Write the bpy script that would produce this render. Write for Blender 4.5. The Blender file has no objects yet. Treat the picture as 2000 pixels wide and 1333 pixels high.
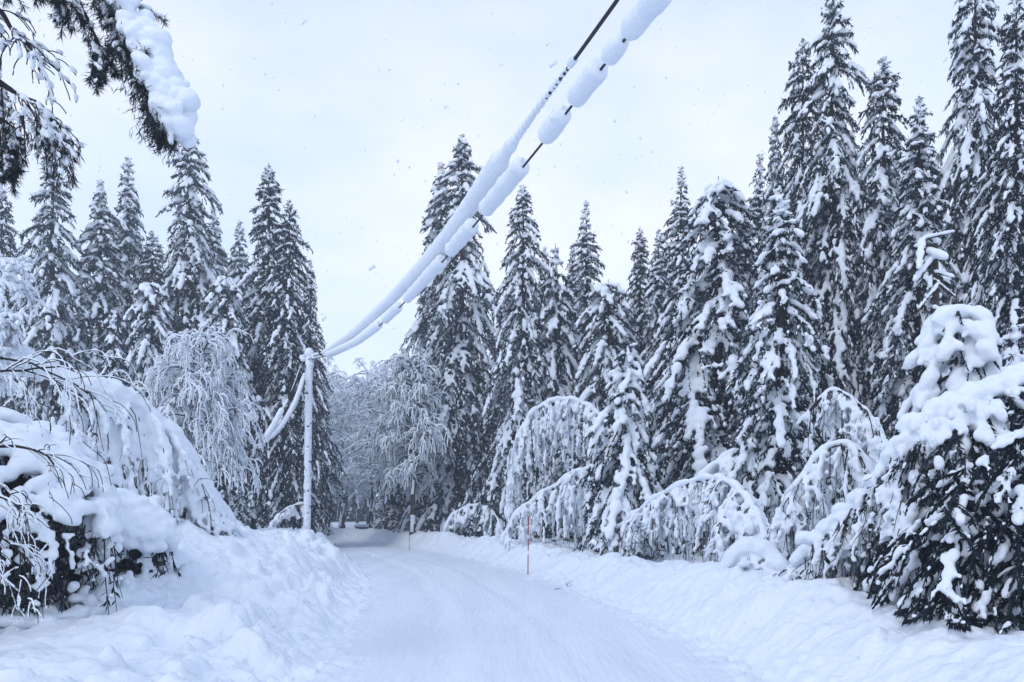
import bpy, math, random, time
import numpy as np
from mathutils import Vector

T0 = time.time()
scene = bpy.context.scene
COL = scene.collection

# ------------------------------------------------------------------ camera
F = 1556.0            # focal length in pixels of the 2000 px wide photograph (28 mm on full frame)
HORIZON = 1010.0
EYE = 1.7
cam_data = bpy.data.cameras.new('camera')
cam_data.sensor_width = 36.0
cam_data.lens = 36.0 * F / 2000.0
cam_data.shift_y = (HORIZON - 666.5) / 2000.0
cam_data.clip_start = 0.1
cam_data.clip_end = 2000.0
cam = bpy.data.objects.new('camera', cam_data)
cam.location = (0, 0, EYE)
cam.rotation_euler = (math.radians(90), 0, 0)
COL.objects.link(cam)
scene.camera = cam

# ------------------------------------------------------------------ sky, sun, exposure
SUN_EL, SUN_ROT = math.radians(50), math.radians(212)
world = bpy.data.worlds.new("World")
scene.world = world
world.use_nodes = True
nt = world.node_tree
nt.nodes.clear()
N = nt.nodes.new
out = N('ShaderNodeOutputWorld')
bg_sky = N('ShaderNodeBackground'); bg_cloud = N('ShaderNodeBackground'); add = N('ShaderNodeAddShader')
sky = N('ShaderNodeTexSky'); sky.sky_type = 'NISHITA'; sky.sun_disc = False
sky.sun_elevation = SUN_EL; sky.sun_rotation = SUN_ROT
nt.links.new(sky.outputs[0], bg_sky.inputs[0]); bg_sky.inputs[1].default_value = 0.05
tc = N('ShaderNodeTexCoord'); mp = N('ShaderNodeMapping'); mp.inputs['Scale'].default_value = (1.0, 1.0, 2.2)
nz = N('ShaderNodeTexNoise'); nz.inputs['Scale'].default_value = 2.4; nz.inputs['Detail'].default_value = 5.0
nz.inputs['Roughness'].default_value = 0.5
rp = N('ShaderNodeValToRGB')
rp.color_ramp.elements[0].position = 0.35; rp.color_ramp.elements[0].color = (0.56, 0.67, 0.89, 1)
rp.color_ramp.elements[1].position = 0.62; rp.color_ramp.elements[1].color = (0.81, 0.825, 0.905, 1)
nt.links.new(tc.outputs['Generated'], mp.inputs[0]); nt.links.new(mp.outputs[0], nz.inputs['Vector'])
nt.links.new(nz.outputs['Fac'], rp.inputs[0])
# the overcast is bright low down and thicker and bluer overhead
sep = N('ShaderNodeSeparateXYZ'); zr = N('ShaderNodeValToRGB'); mul = N('ShaderNodeMix'); mul.data_type = 'RGBA'; mul.blend_type = 'MULTIPLY'
mul.inputs[0].default_value = 1.0
zr.color_ramp.elements[0].position = 0.45; zr.color_ramp.elements[0].color = (1, 1, 1, 1)
zr.color_ramp.elements[1].position = 0.85; zr.color_ramp.elements[1].color = (0.50, 0.62, 0.78, 1)
nt.links.new(tc.outputs['Generated'], sep.inputs[0]); nt.links.new(sep.outputs['Z'], zr.inputs[0])
nt.links.new(rp.outputs[0], mul.inputs[6]); nt.links.new(zr.outputs[0], mul.inputs[7])
nt.links.new(mul.outputs[2], bg_cloud.inputs[0])
bg_cloud.inputs[1].default_value = 0.96
nt.links.new(bg_sky.outputs[0], add.inputs[0]); nt.links.new(bg_cloud.outputs[0], add.inputs[1])
nt.links.new(add.outputs[0], out.inputs[0])

sun = bpy.data.lights.new('sun', 'SUN'); sun.energy = 0.6; sun.angle = math.radians(18); sun.color = (1.0, 0.95, 0.9)
so = bpy.data.objects.new('sun', sun); COL.objects.link(so)
_d = Vector((math.sin(SUN_ROT) * math.cos(SUN_EL), math.cos(SUN_ROT) * math.cos(SUN_EL), math.sin(SUN_EL)))
so.rotation_euler = _d.to_track_quat('Z', 'Y').to_euler()
so.location = (0, 0, 60)

scene.view_settings.view_transform = 'Standard'
scene.view_settings.look = 'None'
scene.view_settings.exposure = 0.2
scene.view_settings.gamma = 1.0
scene.render.engine = 'CYCLES'
scene.cycles.max_bounces = 5
scene.cycles.diffuse_bounces = 3
scene.cycles.transparent_max_bounces = 4
scene.cycles.volume_bounces = 1
scene.cycles.use_denoising = True

# ------------------------------------------------------------------ materials
def material(name, color, rough=0.7, bump=0.0, bscale=20.0, var=None, vscale=3.0, spec=0.3, stretch=None, coords='Object'):
    m = bpy.data.materials.new(name); m.use_nodes = True
    t = m.node_tree; b = t.nodes['Principled BSDF']
    b.inputs['Base Color'].default_value = (*color, 1); b.inputs['Roughness'].default_value = rough
    b.inputs['Specular IOR Level'].default_value = spec
    tc = t.nodes.new('ShaderNodeTexCoord'); src = tc.outputs[coords]
    if stretch:
        mp = t.nodes.new('ShaderNodeMapping'); mp.inputs['Scale'].default_value = stretch
        t.links.new(src, mp.inputs[0]); src = mp.outputs[0]
    if var:
        n = t.nodes.new('ShaderNodeTexNoise'); n.inputs['Scale'].default_value = vscale; n.inputs['Detail'].default_value = 4
        r = t.nodes.new('ShaderNodeValToRGB')
        r.color_ramp.elements[0].position = .35; r.color_ramp.elements[0].color = (*color, 1)
        r.color_ramp.elements[1].position = .65; r.color_ramp.elements[1].color = (*var, 1)
        t.links.new(src, n.inputs['Vector']); t.links.new(n.outputs['Fac'], r.inputs[0]); t.links.new(r.outputs[0], b.inputs['Base Color'])
    if bump:
        n = t.nodes.new('ShaderNodeTexNoise'); n.inputs['Scale'].default_value = bscale; n.inputs['Detail'].default_value = 4
        bp = t.nodes.new('ShaderNodeBump'); bp.inputs['Strength'].default_value = bump; bp.inputs['Distance'].default_value = 1.0 / bscale
        t.links.new(src, n.inputs['Vector']); t.links.new(n.outputs['Fac'], bp.inputs['Height']); t.links.new(bp.outputs[0], b.inputs['Normal'])
    return m

M_SNOW = material('snow_on_trees', (0.80, 0.85, 0.91), 0.75, 0.35, 22.0, spec=.15)
M_SNOWNEAR = material('soft_snow', (0.80, 0.85, 0.91), 0.75, 0.3, 45.0, spec=.15)
M_GROUND = material('snow_ground', (0.80, 0.85, 0.91), 0.7, 0.35, 11.0, spec=.15)
M_ROAD = material('packed_snow', (0.80, 0.85, 0.91), 0.6, 0.35, 9.0, var=(0.74, 0.79, 0.86), vscale=1.0, spec=.2, stretch=(1.6, 0.16, 1))
M_NEEDLE = material('spruce_needles', (0.010, 0.017, 0.024), 0.8, var=(0.024, 0.035, 0.046), vscale=1.5, spec=.1)
M_RIME = material('rime_twigs', (0.58, 0.63, 0.70), 0.8, spec=.1)
M_PINE = material('pine_needles', (0.016, 0.024, 0.026), 0.7, var=(0.034, 0.046, 0.05), vscale=6, spec=.2)
M_BARK = material('dark_bark', (0.035, 0.030, 0.028), 0.9, 0.6, 18, var=(0.075, 0.066, 0.06), vscale=9, spec=.1)
M_TWIG = material('bare_twig', (0.028, 0.024, 0.026), 0.8, spec=.15)
M_WOOD = material('pole_wood', (0.10, 0.085, 0.07), 0.85, 0.5, 25, var=(0.16, 0.14, 0.12), vscale=14, spec=.15)
M_CABLE = material('black_cable', (0.02, 0.022, 0.028), 0.5)
M_IRON = material('galvanised_iron', (0.18, 0.19, 0.2), 0.5)
M_RED = material('red_plastic', (0.28, 0.008, 0.02), 0.5)
M_WHITEP = material('white_reflector', (0.75, 0.75, 0.75), 0.4)
M_CAV = material('frozen_soil', (0.03, 0.028, 0.03), 0.95, 0.5, 12, var=(0.07, 0.07, 0.08), vscale=5)

# ------------------------------------------------------------------ geometry tools
def ico(sub):
    import bmesh
    bm = bmesh.new(); bmesh.ops.create_icosphere(bm, subdivisions=sub, radius=1.0)
    v = np.array([x.co[:] for x in bm.verts]); f = np.array([[q.index for q in p.verts] for p in bm.faces]); bm.free()
    return v, f
ICO = {1: ico(1), 2: ico(2)}

class MB:
    """collects triangles as numpy arrays"""
    def __init__(s): s.v = []; s.f = []; s.m = []; s.n = 0
    def add(s, v, f, m=0):
        v = np.asarray(v, float).reshape(-1, 3); f = np.asarray(f, int).reshape(-1, 3)
        s.v.append(v); s.f.append(f + s.n); s.m.append(np.full(len(f), m, int)); s.n += len(v)
    def mesh(s, name, mats, smooth=True):
        me = bpy.data.meshes.new(name)
        if s.n:
            v = np.concatenate(s.v); f = np.concatenate(s.f); mi = np.concatenate(s.m)
            me.vertices.add(len(v)); me.vertices.foreach_set('co', v.astype(np.float32).ravel())
            me.loops.add(len(f) * 3); me.loops.foreach_set('vertex_index', f.astype(np.int32).ravel())
            me.polygons.add(len(f)); me.polygons.foreach_set('loop_start', np.arange(0, len(f) * 3, 3, dtype=np.int32))
            me.polygons.foreach_set('loop_total', np.full(len(f), 3, dtype=np.int32))
            me.polygons.foreach_set('material_index', mi.astype(np.int32))
            me.polygons.foreach_set('use_smooth', np.full(len(f), smooth, dtype=bool))
            me.update(calc_edges=True)
        for m in (mats if isinstance(mats, (list, tuple)) else [mats]): me.materials.append(m)
        return me

def basis(d):
    """right-handed frames with x along each direction d, z as upward as can be"""
    d = d / (np.linalg.norm(d, axis=1, keepdims=True) + 1e-9)
    up = np.tile([0, 0, 1.0], (len(d), 1)); up[np.abs(d[:, 2]) > .97] = [1, 0, 0]
    y = np.cross(up, d); y /= np.linalg.norm(y, axis=1, keepdims=True)
    z = np.cross(d, y)
    return d, y, z

def blobs(mb, rng, c, r, d=None, aspect=(1.4, 1.0, .8), jit=.12, sub=1, m=0):
    c = np.asarray(c, float).reshape(-1, 3); n = len(c)
    if n == 0: return
    r = np.broadcast_to(np.asarray(r, float), (n,))
    if d is None: d = rng.normal(size=(n, 3)) * [1, 1, .2]
    d = np.broadcast_to(np.asarray(d, float), (n, 3))
    x, y, z = basis(d.copy())
    V, Fc = ICO[sub]
    jj = 1 + rng.uniform(-jit, jit, (n, len(V)))
    L = V[None] * jj[..., None] * r[:, None, None] * np.array(aspect)[None, None]
    P = c[:, None] + L[..., 0:1] * x[:, None] + L[..., 1:2] * y[:, None] + L[..., 2:3] * z[:, None]
    Fa = Fc[None] + (np.arange(n) * len(V))[:, None, None]
    mb.add(P.reshape(-1, 3), Fa.reshape(-1, 3), m)

def tube(mb, pts, rad, n=4, m=0, cap=True):
    pts = np.asarray(pts, float); k = len(pts)
    if k < 2: return
    rad = np.broadcast_to(np.asarray(rad, float), (k,))
    t = np.gradient(pts, axis=0); x, y, z = basis(t)
    a = np.linspace(0, 2 * np.pi, n, endpoint=False)
    P = pts[:, None] + rad[:, None, None] * (np.cos(a)[None, :, None] * y[:, None] + np.sin(a)[None, :, None] * z[:, None])
    i = np.arange(k - 1)[:, None] * n; j = np.arange(n)[None]; j2 = (j + 1) % n
    q0, q1, q2, q3 = i + j, i + j2, i + n + j2, i + n + j
    Fa = np.concatenate([np.stack([q0, q1, q2], -1).reshape(-1, 3), np.stack([q0, q2, q3], -1).reshape(-1, 3)])
    P = P.reshape(-1, 3)
    if cap:
        P = np.vstack([P, pts[0], pts[-1]]); c0, c1 = k * n, k * n + 1; jj = np.arange(n); jn = (jj + 1) % n
        Fa = np.vstack([Fa, np.stack([np.full(n, c0), jn, jj], -1), np.stack([np.full(n, c1), (k - 1) * n + jj, (k - 1) * n + jn], -1)])
    mb.add(P, Fa, m)

def leaves(mb, rng, p, d, ln, w, m=0):
    """one slender tapered needle spray per point p, along d"""
    n = len(p)
    if n == 0: return
    d = d / (np.linalg.norm(d, axis=1, keepdims=True) + 1e-9)
    s = np.cross(d, rng.normal(size=(n, 3))); s /= (np.linalg.norm(s, axis=1, keepdims=True) + 1e-9)
    ln = np.broadcast_to(ln, (n,))[:, None]; w = np.broadcast_to(w, (n,))[:, None]
    P = np.stack([p - s * w * .4, p + d * ln * .45 - s * w, p + d * ln, p + d * ln * .45 + s * w], 1)
    b = (np.arange(n) * 4)[:, None]
    Fa = np.concatenate([b + [[0, 1, 3]], b + [[1, 2, 3]]])
    mb.add(P.reshape(-1, 3), Fa, m)

def remesh(me, voxel, smooth=3, factor=.5, decimate=None):
    """melt overlapping snow lumps into one continuous skin"""
    mats = list(me.materials)
    o = bpy.data.objects.new('melt', me); COL.objects.link(o)
    r = o.modifiers.new('r', 'REMESH'); r.mode = 'VOXEL'; r.voxel_size = voxel; r.use_smooth_shade = True
    if smooth:
        s = o.modifiers.new('s', 'SMOOTH'); s.factor = factor; s.iterations = smooth
    dg = bpy.context.evaluated_depsgraph_get()
    nm = bpy.data.meshes.new_from_object(o.evaluated_get(dg), depsgraph=dg)
    nm.materials.clear()
    for m in mats: nm.materials.append(m)
    n = len(nm.polygons); nm.polygons.foreach_set('use_smooth', np.ones(n, dtype=bool))
    nm.polygons.foreach_set('material_index', np.zeros(n, dtype=np.int32))
    bpy.data.objects.remove(o); bpy.data.meshes.remove(me)
    return nm

def child(name, me, parent=None):
    o = bpy.data.objects.new(name, me); COL.objects.link(o)
    if parent is not None: o.parent = parent
    return o
def thing(name, label, cat, loc=(0, 0, 0), rz=0.0, group=None, scale=(1, 1, 1)):
    o = bpy.data.objects.new(name, None); o.empty_display_size = .3; COL.objects.link(o)
    o.location = loc; o.rotation_euler = (0, 0, rz); o.scale = scale
    o['label'] = label; o['category'] = cat
    if group: o['group'] = group
    return o
def tag(o, label, cat, group=None):
    o['label'] = label; o['category'] = cat
    if group: o['group'] = group
    return o

# ------------------------------------------------------------------ noise
def _h(ix, iy, seed):
    n = (ix.astype(np.int64) * 374761393 + iy.astype(np.int64) * 668265263 + seed * 1442695041) & 0xffffffff
    n = ((n ^ (n >> 13)) * 1274126177) & 0xffffffff
    return ((n ^ (n >> 16)) & 0xffff) / 65535.0
def vnoise(x, y, seed=0):
    x = np.asarray(x, float); y = np.asarray(y, float)
    ix, iy = np.floor(x), np.floor(y); fx, fy = x - ix, y - iy
    fx = fx * fx * fx * (fx * (fx * 6 - 15) + 10); fy = fy * fy * fy * (fy * (fy * 6 - 15) + 10)
    a, b, c, d = _h(ix, iy, seed), _h(ix + 1, iy, seed), _h(ix, iy + 1, seed), _h(ix + 1, iy + 1, seed)
    return (a + (b - a) * fx + (c - a) * fy + (a - b - c + d) * fx * fy) * 2 - 1
def fbm(x, y, o=4, seed=0):
    s = 0; a = 1.0
    for k in range(o):
        s = s + a * vnoise(x * 2 ** k + 17.3 * k, y * 2 ** k - 9.1 * k, seed + k); a *= .5
    return s
def sst(x): x = np.clip(x, 0, 1); return x * x * (3 - 2 * x)

# ------------------------------------------------------------------ terrain
def xc(y):
    y = np.asarray(y, float); q = np.clip(y, 0, 70)
    return .6 - .0047 * q * q - .658 * np.maximum(y - 70, 0)
def slope(y): return np.sqrt(1 + (.0094 * np.clip(y, 0, 70)) ** 2)
HW = 2.35
def ground(x, y, fine=True):
    x = np.asarray(x, float); y = np.asarray(y, float)
    t = (x - xc(y)) / slope(y); a = np.abs(t)
    L = t < 0
    wob = .25 * vnoise(y * .55, t * 0 + 3.3, 5) + .12 * vnoise(y * 1.7, t * 0, 6)
    e = a - HW - wob * np.where(L, 1, .8)
    wl = 3.3 - 1.7 * sst((y - 8) / 12)
    hl = .30 + .45 * sst((y - 6) / 12)
    z = np.where(L, hl * sst(e / wl), .70 * sst(e / 1.35) - .22 * sst((e - 1.5) / 1.6))
    # wider rises
    z = z + np.where(L, 1.35 * np.exp(-(((x + 8.6) / 2.9) ** 2 + ((y - 15.5) / 4.8) ** 2)) * sst(e / 2.5), 0)
    z = z + np.where(L, .5 * np.exp(-(((x + 12) / 6) ** 2 + ((y - 26) / 10) ** 2)) * sst(e / 3), 0)
    z = z + sst((a - 6) / 30) * .8
    k = sst(e / .8)
    if fine:
        z = z + k * (.11 * fbm(x * .5, y * .5, 3, 11) + .045 * fbm(x * 2.1, y * 2.1, 3, 21))
        # clods thrown up by the plough: rounded lumps, densest along the road edges
        wx = x + .12 * vnoise(x * 3, y * 3, 61); wy = y + .12 * vnoise(x * 3, y * 3, 62)
        patch = sst(.5 + .9 * vnoise(x * .45, y * .45, 63))
        band = np.exp(-((e - .9) / 1.6) ** 2) * .8 + .22 + .5 * patch * np.where(L, 1, .3)
        band = band * np.where(L, 1, .5)
        for (sc, am, sd, th) in ((1.7, .20, 31, .35), (3.1, .17, 36, .25), (5.6, .10, 41, .12), (9.5, .05, 51, .05)):
            n = vnoise(wx * sc, wy * sc, sd)
            z = z + k * am * band * np.sqrt(np.clip(n - th, 0, 1))
        z = z + (1 - k) * (.012 * vnoise(t * 2.5, y * .25, 71) + .008 * fbm(t * 5, y * 1.2, 3, 72) - .032 * np.exp(-((np.abs(t + .1 + .15 * vnoise(y * .2, y * 0, 73)) - .8) / .22) ** 2) + .02 * np.exp(-((np.abs(t + .1) - .45) / .15) ** 2))
        crumb = np.exp(-((e - .1) / .4) ** 2)
        z = z + crumb * .09 * np.sqrt(np.clip(vnoise(x * 7, y * 7, 81) - .1, 0, 1))
    return z
def gz(x, y): return float(ground(np.array([x]), np.array([y]), False)[0])
def at(px, py, Y): return np.array([(px - 1000.0) * Y / F, Y, EYE + (HORIZON - py) * Y / F])
def atg(px, Y):
    X = (px - 1000.0) * Y / F
    return np.array([X, Y, gz(X, Y)])

def grid_mesh(name, ts, ys, mat):
    Tm, Ym = np.meshgrid(ts, ys)
    Xm = xc(Ym) + Tm * slope(Ym)
    Zm = ground(Xm, Ym)
    v = np.stack([Xm, Ym, Zm], -1).reshape(-1, 3)
    nt_, ny = len(ts), len(ys)
    i = (np.arange(ny - 1)[:, None] * nt_ + np.arange(nt_ - 1)[None]).ravel()
    f = np.concatenate([np.stack([i, i + 1, i + nt_ + 1], -1), np.stack([i, i + nt_ + 1, i + nt_], -1)])
    mb = MB(); mb.add(v, f); return mb.mesh(name, mat)
ys = [-14.0]
while ys[-1] < 260:
    y = ys[-1]; ys.append(y + (0.3 if y < 5 else max(.045, .0042 * y if y < 60 else .02 * y - .95)))
ys = np.array(ys)
def side_ts():
    t = [HW]
    while t[-1] < 190:
        a = t[-1] - HW; t.append(t[-1] + (.045 if a < 3.5 else min(.045 + (a - 3.5) * .035, 5)))
    return np.array(t)
ts = side_ts()
tr = np.linspace(-HW, HW, 75)
for nm, tt in (('snow_ground', ts), ('snow_ground', -ts[::-1])):
    g = child('snow_bank' if False else nm, grid_mesh(nm, tt, ys, M_GROUND)); g['kind'] = 'structure'
rd = child('road', grid_mesh('road', tr, ys, M_ROAD)); rd['kind'] = 'structure'
print('ground', time.time() - T0)

# ------------------------------------------------------------------ spruce
def interp(w, u, P): return np.stack([np.interp(w, u, P[:, i]) for i in range(3)], -1)
class Crown:
    """needles, wood and snow of one conifer, gathered bough by bough"""
    def __init__(s, rng, snow=1., lump=1., gap=.2, leafn=1., leafsz=1., twsnow=1., rime=.10, coh=1.0):
        s.rng = rng; s.crown = MB(); s.snw = MB(); s.LP = []; s.LD = []; s.LL = []; s.LW = []; s.BC = []; s.BR = []; s.BD = []
        s.snow = snow; s.lump = lump; s.gap = gap; s.leafn = leafn; s.leafsz = leafsz; s.tw = twsnow; s.rime = rime; s.coh = coh; s.floor = .12
    def needles(s, C, dv, ln, w):
        s.LP.append(C); s.LD.append(dv); s.LL.append(ln * s.leafsz); s.LW.append(w * s.leafsz)
    def lumps(s, C, R, D): s.BC.append(C); s.BR.append(R); s.BD.append(D)
    def bough(s, p0, az, L, upk, dr, cover=(.28, 1.0), curl=1.7):
        rng = s.rng; gap = s.gap; nseg = 7
        L = max(.15, min(L, (p0[2] - s.floor + .12) / max(dr - upk, .25)))
        u = np.linspace(0, 1, nseg)
        rr = L * (u - .12 * u * u); zz = L * (upk * u - dr * u ** curl)
        ca, sa = math.cos(az), math.sin(az); wv = rng.uniform(-.15, .15) * L * u * u
        P = np.stack([p0[0] + rr * ca - wv * sa, p0[1] + rr * sa + wv * ca, p0[2] + zz], -1)
        fl = s.floor
        P[:, 2] = np.where(P[:, 2] < fl, fl + (P[:, 2] - fl) * .15, P[:, 2])
        T = np.gradient(P, axis=0)
        if L > .7: tube(s.crown, P, np.linspace(.028, .01, nseg) * (L / 2 + .4), 3)
        base = s.lump * (.052 + .047 * min(1, L / 2.2)) * s.snow
        nl = max(2, int(L / (base * 1.0)))
        uu = np.linspace(cover[0] if L > .8 else .12, cover[1], nl) + rng.uniform(-.03, .03, nl)
        uu = np.clip(uu, 0, 1)
        keep = (np.sin(uu * rng.uniform(6, 13) + rng.uniform(0, 6.28)) + rng.uniform(-.6, .6, nl)) > (-1.15 + gap * 2.4)
        if rng.random() < gap * .5: keep[:] = False
        uu = uu[keep]
        if len(uu):
            C = interp(uu, u, P); D = interp(uu, u, T)
            rb = base * rng.uniform(.65, 1.4, len(uu)) * (.7 + .55 * np.sin(np.clip(uu, 0, 1) * 2.6))
            C[:, 2] += rb * .45; C[:, :2] += rng.normal(0, .03, (len(uu), 2))
            s.lumps(C, rb, D)
        ntw = int(L / .24) if L > .35 else 0
        for j in range(ntw):
            uj = .2 + .8 * (j + rng.random()) / ntw
            sgn = 1 if j % 2 else -1
            q0 = np.array([np.interp(uj, u, P[:, i]) for i in range(3)])
            tl = (.44 * L * (1.08 - uj) ** .7 + .16) * rng.uniform(.6, 1.1)
            a2 = az + sgn * rng.uniform(.5, 1.1)
            v4 = np.linspace(0, 1, 4); dd = dr * rng.uniform(.6, 1.4)
            Q = q0 + np.stack([math.cos(a2) * tl * v4, math.sin(a2) * tl * v4, tl * (-.3 * v4 - dd * v4 ** 2)], -1)
            Q[:, 2] = np.maximum(Q[:, 2], s.floor - .02)
            ns = int(tl / (base * 1.1)) + 1
            if cover[0] - .15 < uj < cover[1] + .02 and rng.random() < (1 - gap) * .8 * s.tw:
                w = rng.uniform(.1, .95, ns)
                C = interp(w, v4, Q); rb = base * rng.uniform(.35, .78, ns); C[:, 2] += rb * .4
                s.lumps(C, rb, np.tile(Q[-1] - Q[0], (ns, 1)))
            if s.coh < 1: tube(s.crown, Q, [.008, .007, .006, .003], 3)
            m = int((6 + 34 * tl) * s.leafn); w = rng.random(m)
            C = interp(w, v4, Q)
            dv = (Q[-1] - Q[0]) / tl * .7 + rng.normal(0, .42 * s.coh, (m, 3)) + [0, 0, -.6]
            C[:, 2] -= .02
            s.needles(C, dv, rng.uniform(.09, .25, m), rng.uniform(.016, .034, m))
        m = int((6 + 38 * L) * s.leafn); w = rng.random(m) ** .8
        C = interp(w, u, P)
        dv = np.stack([ca * np.ones(m), sa * np.ones(m), -np.ones(m) * .9], -1) * .5 + rng.normal(0, .45 * s.coh, (m, 3)) + [0, 0, -.35 + upk]
        sz = min(1, .35 + L)
        s.needles(C, dv, rng.uniform(.1, .32, m) * sz, rng.uniform(.018, .038, m) * sz)
    def finish(s, voxel, smooth=2, snowmat=None, deform=None):
        rng = s.rng
        P = np.concatenate(s.LP); D = np.concatenate(s.LD); Ln = np.concatenate(s.LL); W = np.concatenate(s.LW)
        rime = rng.random(len(P)) < s.rime
        leaves(s.crown, rng, P[~rime], D[~rime], Ln[~rime], W[~rime], 0)
        leaves(s.crown, rng, P[rime], D[rime], Ln[rime] * .8, W[rime] * .8, 1)
        C = np.concatenate(s.BC); Rb = np.maximum(np.concatenate(s.BR), voxel * .72); Dd = np.concatenate(s.BD)
        blobs(s.snw, rng, C, Rb, Dd, (1.35, 1.0, .85), .15)
        if deform is not None:
            for mb in (s.crown, s.snw): mb.v = [deform(v) for v in mb.v]
        return (s.crown.mesh('crown', [M_NEEDLE, M_RIME], False),
                remesh(s.snw.mesh('snow_cover', snowmat or M_SNOW), voxel, smooth, .5))

def spruce(seed, H=18., R=2.6, z0=1.2, top='spire', snow=1.0, voxel=.07, droop=1.0, leafn=1.0, leafsz=1.0, step=.42, gap=.3, lump=1.0,
           conv=.78, wild=.25, twsnow=1.0, deform=None, rime=.10, nbr=1.0, coh=1.0):
    rng = np.random.default_rng(seed)
    c = Crown(rng, snow, lump, gap, leafn, leafsz, twsnow, rime, coh); trunk = MB()
    z = z0; az = rng.uniform(0, 6.28); ph = rng.uniform(0, 6.28, 5)
    while z < H - .12:
        fr = 1 - z / H
        prof = min(1, (fr * 2.0)) ** .42 if top == 'round' else min(1.0, fr * 1.22) ** conv
        rad = R * prof * (1 + .12 * math.sin(z * 1.1 + ph[0]) + .07 * math.sin(z * 2.7 + ph[1]))
        nb = int((4.5 + 2.6 * min(1, prof * 1.2)) * nbr)
        for k in range(nb):
            az += 2.399 + rng.uniform(-.35, .35)
            L = rad * rng.uniform(1 - wild, 1 + wild * .5) * (1 + .16 * math.sin(2 * az + z * .7 + ph[2]) + .12 * math.sin(3 * az - z * 1.3 + ph[3]))
            if rng.random() < .06: L *= 1.2
            L = max(L, .12)
            upk = .55 * max(0, 1 - fr * 7) + .08 if top == 'spire' else .15
            dr = droop * (.18 + .72 * min(1, fr * 2.4)) * rng.uniform(.75, 1.25)
            if top == 'round': dr = droop * ((.5 + 1.2 * fr) * (.85 + .3 * rng.random())) if fr < .3 else dr * 1.1
            c.bough((0, 0, z + rng.uniform(-.1, .1) * (fr > .05)), az, L * 1.1, upk, dr)
        z += step * (.5 + .6 * prof) * (1 if fr > .06 else .7)
    tz = np.linspace(0, H, 24); trd = min(1, (H / 10) ** 1.3) * (.13 + .006 * H) * (1 - tz / H) ** .8 + .004 + .0005 * H
    tube(trunk, np.stack([tz * 0, tz * 0, tz - .3 * (tz == 0)], -1), trd, 8)
    if top != 'round':
        c.lumps(np.array([[0, 0, H - .3], [0, 0, H - .7]]), np.array([.045, .08]) * snow, np.array([[0, 0, 1.], [0, 0, 1.]]))
    else:
        n = 7; q = rng.normal(0, 1, (n, 3)) * [.10, .10, .02] * R + [0, 0, H - .75 * R / 2.6]
        c.lumps(q, np.full(n, np.clip(R * .09, .1, .3)), rng.normal(size=(n, 3)) * [1, 1, .2])
    if deform is not None: trunk.v = [deform(v) for v in trunk.v]
    cr, sn = c.finish(voxel, 2, M_SNOW if H > 8 else M_SNOWNEAR, deform)
    return dict(H=H, R=R, trunk=trunk.mesh('trunk', M_BARK), crown=cr, snow=sn)

PROTO = {}
def add_proto(k, **kw):
    t = time.time(); PROTO[k] = spruce(**kw)
    print('spruce', k, len(PROTO[k]['snow'].polygons), len(PROTO[k]['crown'].polygons), round(time.time() - t, 1))
add_proto('a', seed=1, H=20, R=3.4, voxel=.06, step=.5, leafn=1.2, twsnow=1.2)
add_proto('b', seed=2, H=20, R=3.0, snow=1.3, voxel=.06, gap=.25, leafn=1.2, wild=.32)
add_proto('c', seed=3, H=20, R=3.5, voxel=.06, gap=.36, conv=.66, step=.54, leafn=1.25, twsnow=1.2, wild=.34)
add_proto('d', seed=4, H=20, R=2.7, snow=1.3, voxel=.06, droop=1.3, gap=.22, leafn=1.2)
add_proto('i', seed=9, H=20, R=3.3, snow=1.3, voxel=.06, droop=1.45, gap=.24, conv=.6, step=.58, leafn=1.3, twsnow=1.3, wild=.4)
add_proto('j', seed=10, H=20, R=2.9, snow=1.2, voxel=.06, droop=.9, gap=.28, conv=.9, step=.5, leafn=1.1, wild=.4)
add_proto('k', seed=11, H=24, R=4.6, z0=2.2, snow=1.4, voxel=.065, droop=1.15, gap=.27, conv=.72, step=.6, leafn=1.4, twsnow=1.3, wild=.35)
add_proto('e', seed=5, H=14, R=2.6, snow=1.4, voxel=.055, top='round', droop=1.3, gap=.2, step=.5, leafn=1.3)
add_proto('f', seed=6, H=8, R=1.6, snow=1.05, voxel=.045, step=.36, gap=.2, droop=1.2)
add_proto('g', seed=7, H=20, R=2.6, z0=5.5, snow=.95, voxel=.09, gap=.45, leafn=.8)

def place(k, px, py, Y, w, label, group, rz=0.0, cat='spruce', name='spruce_tree'):
    """k prototype; top of the tree at (px, py); w = half width of its crown low down, in photo pixels"""
    p = PROTO[k]; g = atg(px, Y)
    top = EYE + (HORIZON - py) * Y / F
    s = (top - g[2]) / p['H']; sx = (1.32 if px > 1300 else 1.42) * (w * Y / F) / p['R']
    t = thing(name, label, cat, tuple(g), rz, group, (sx, sx, s))
    child('trunk', p['trunk'], t); child('crown', p['crown'], t); child('snow_cover', p['snow'], t)
    return t

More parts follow.
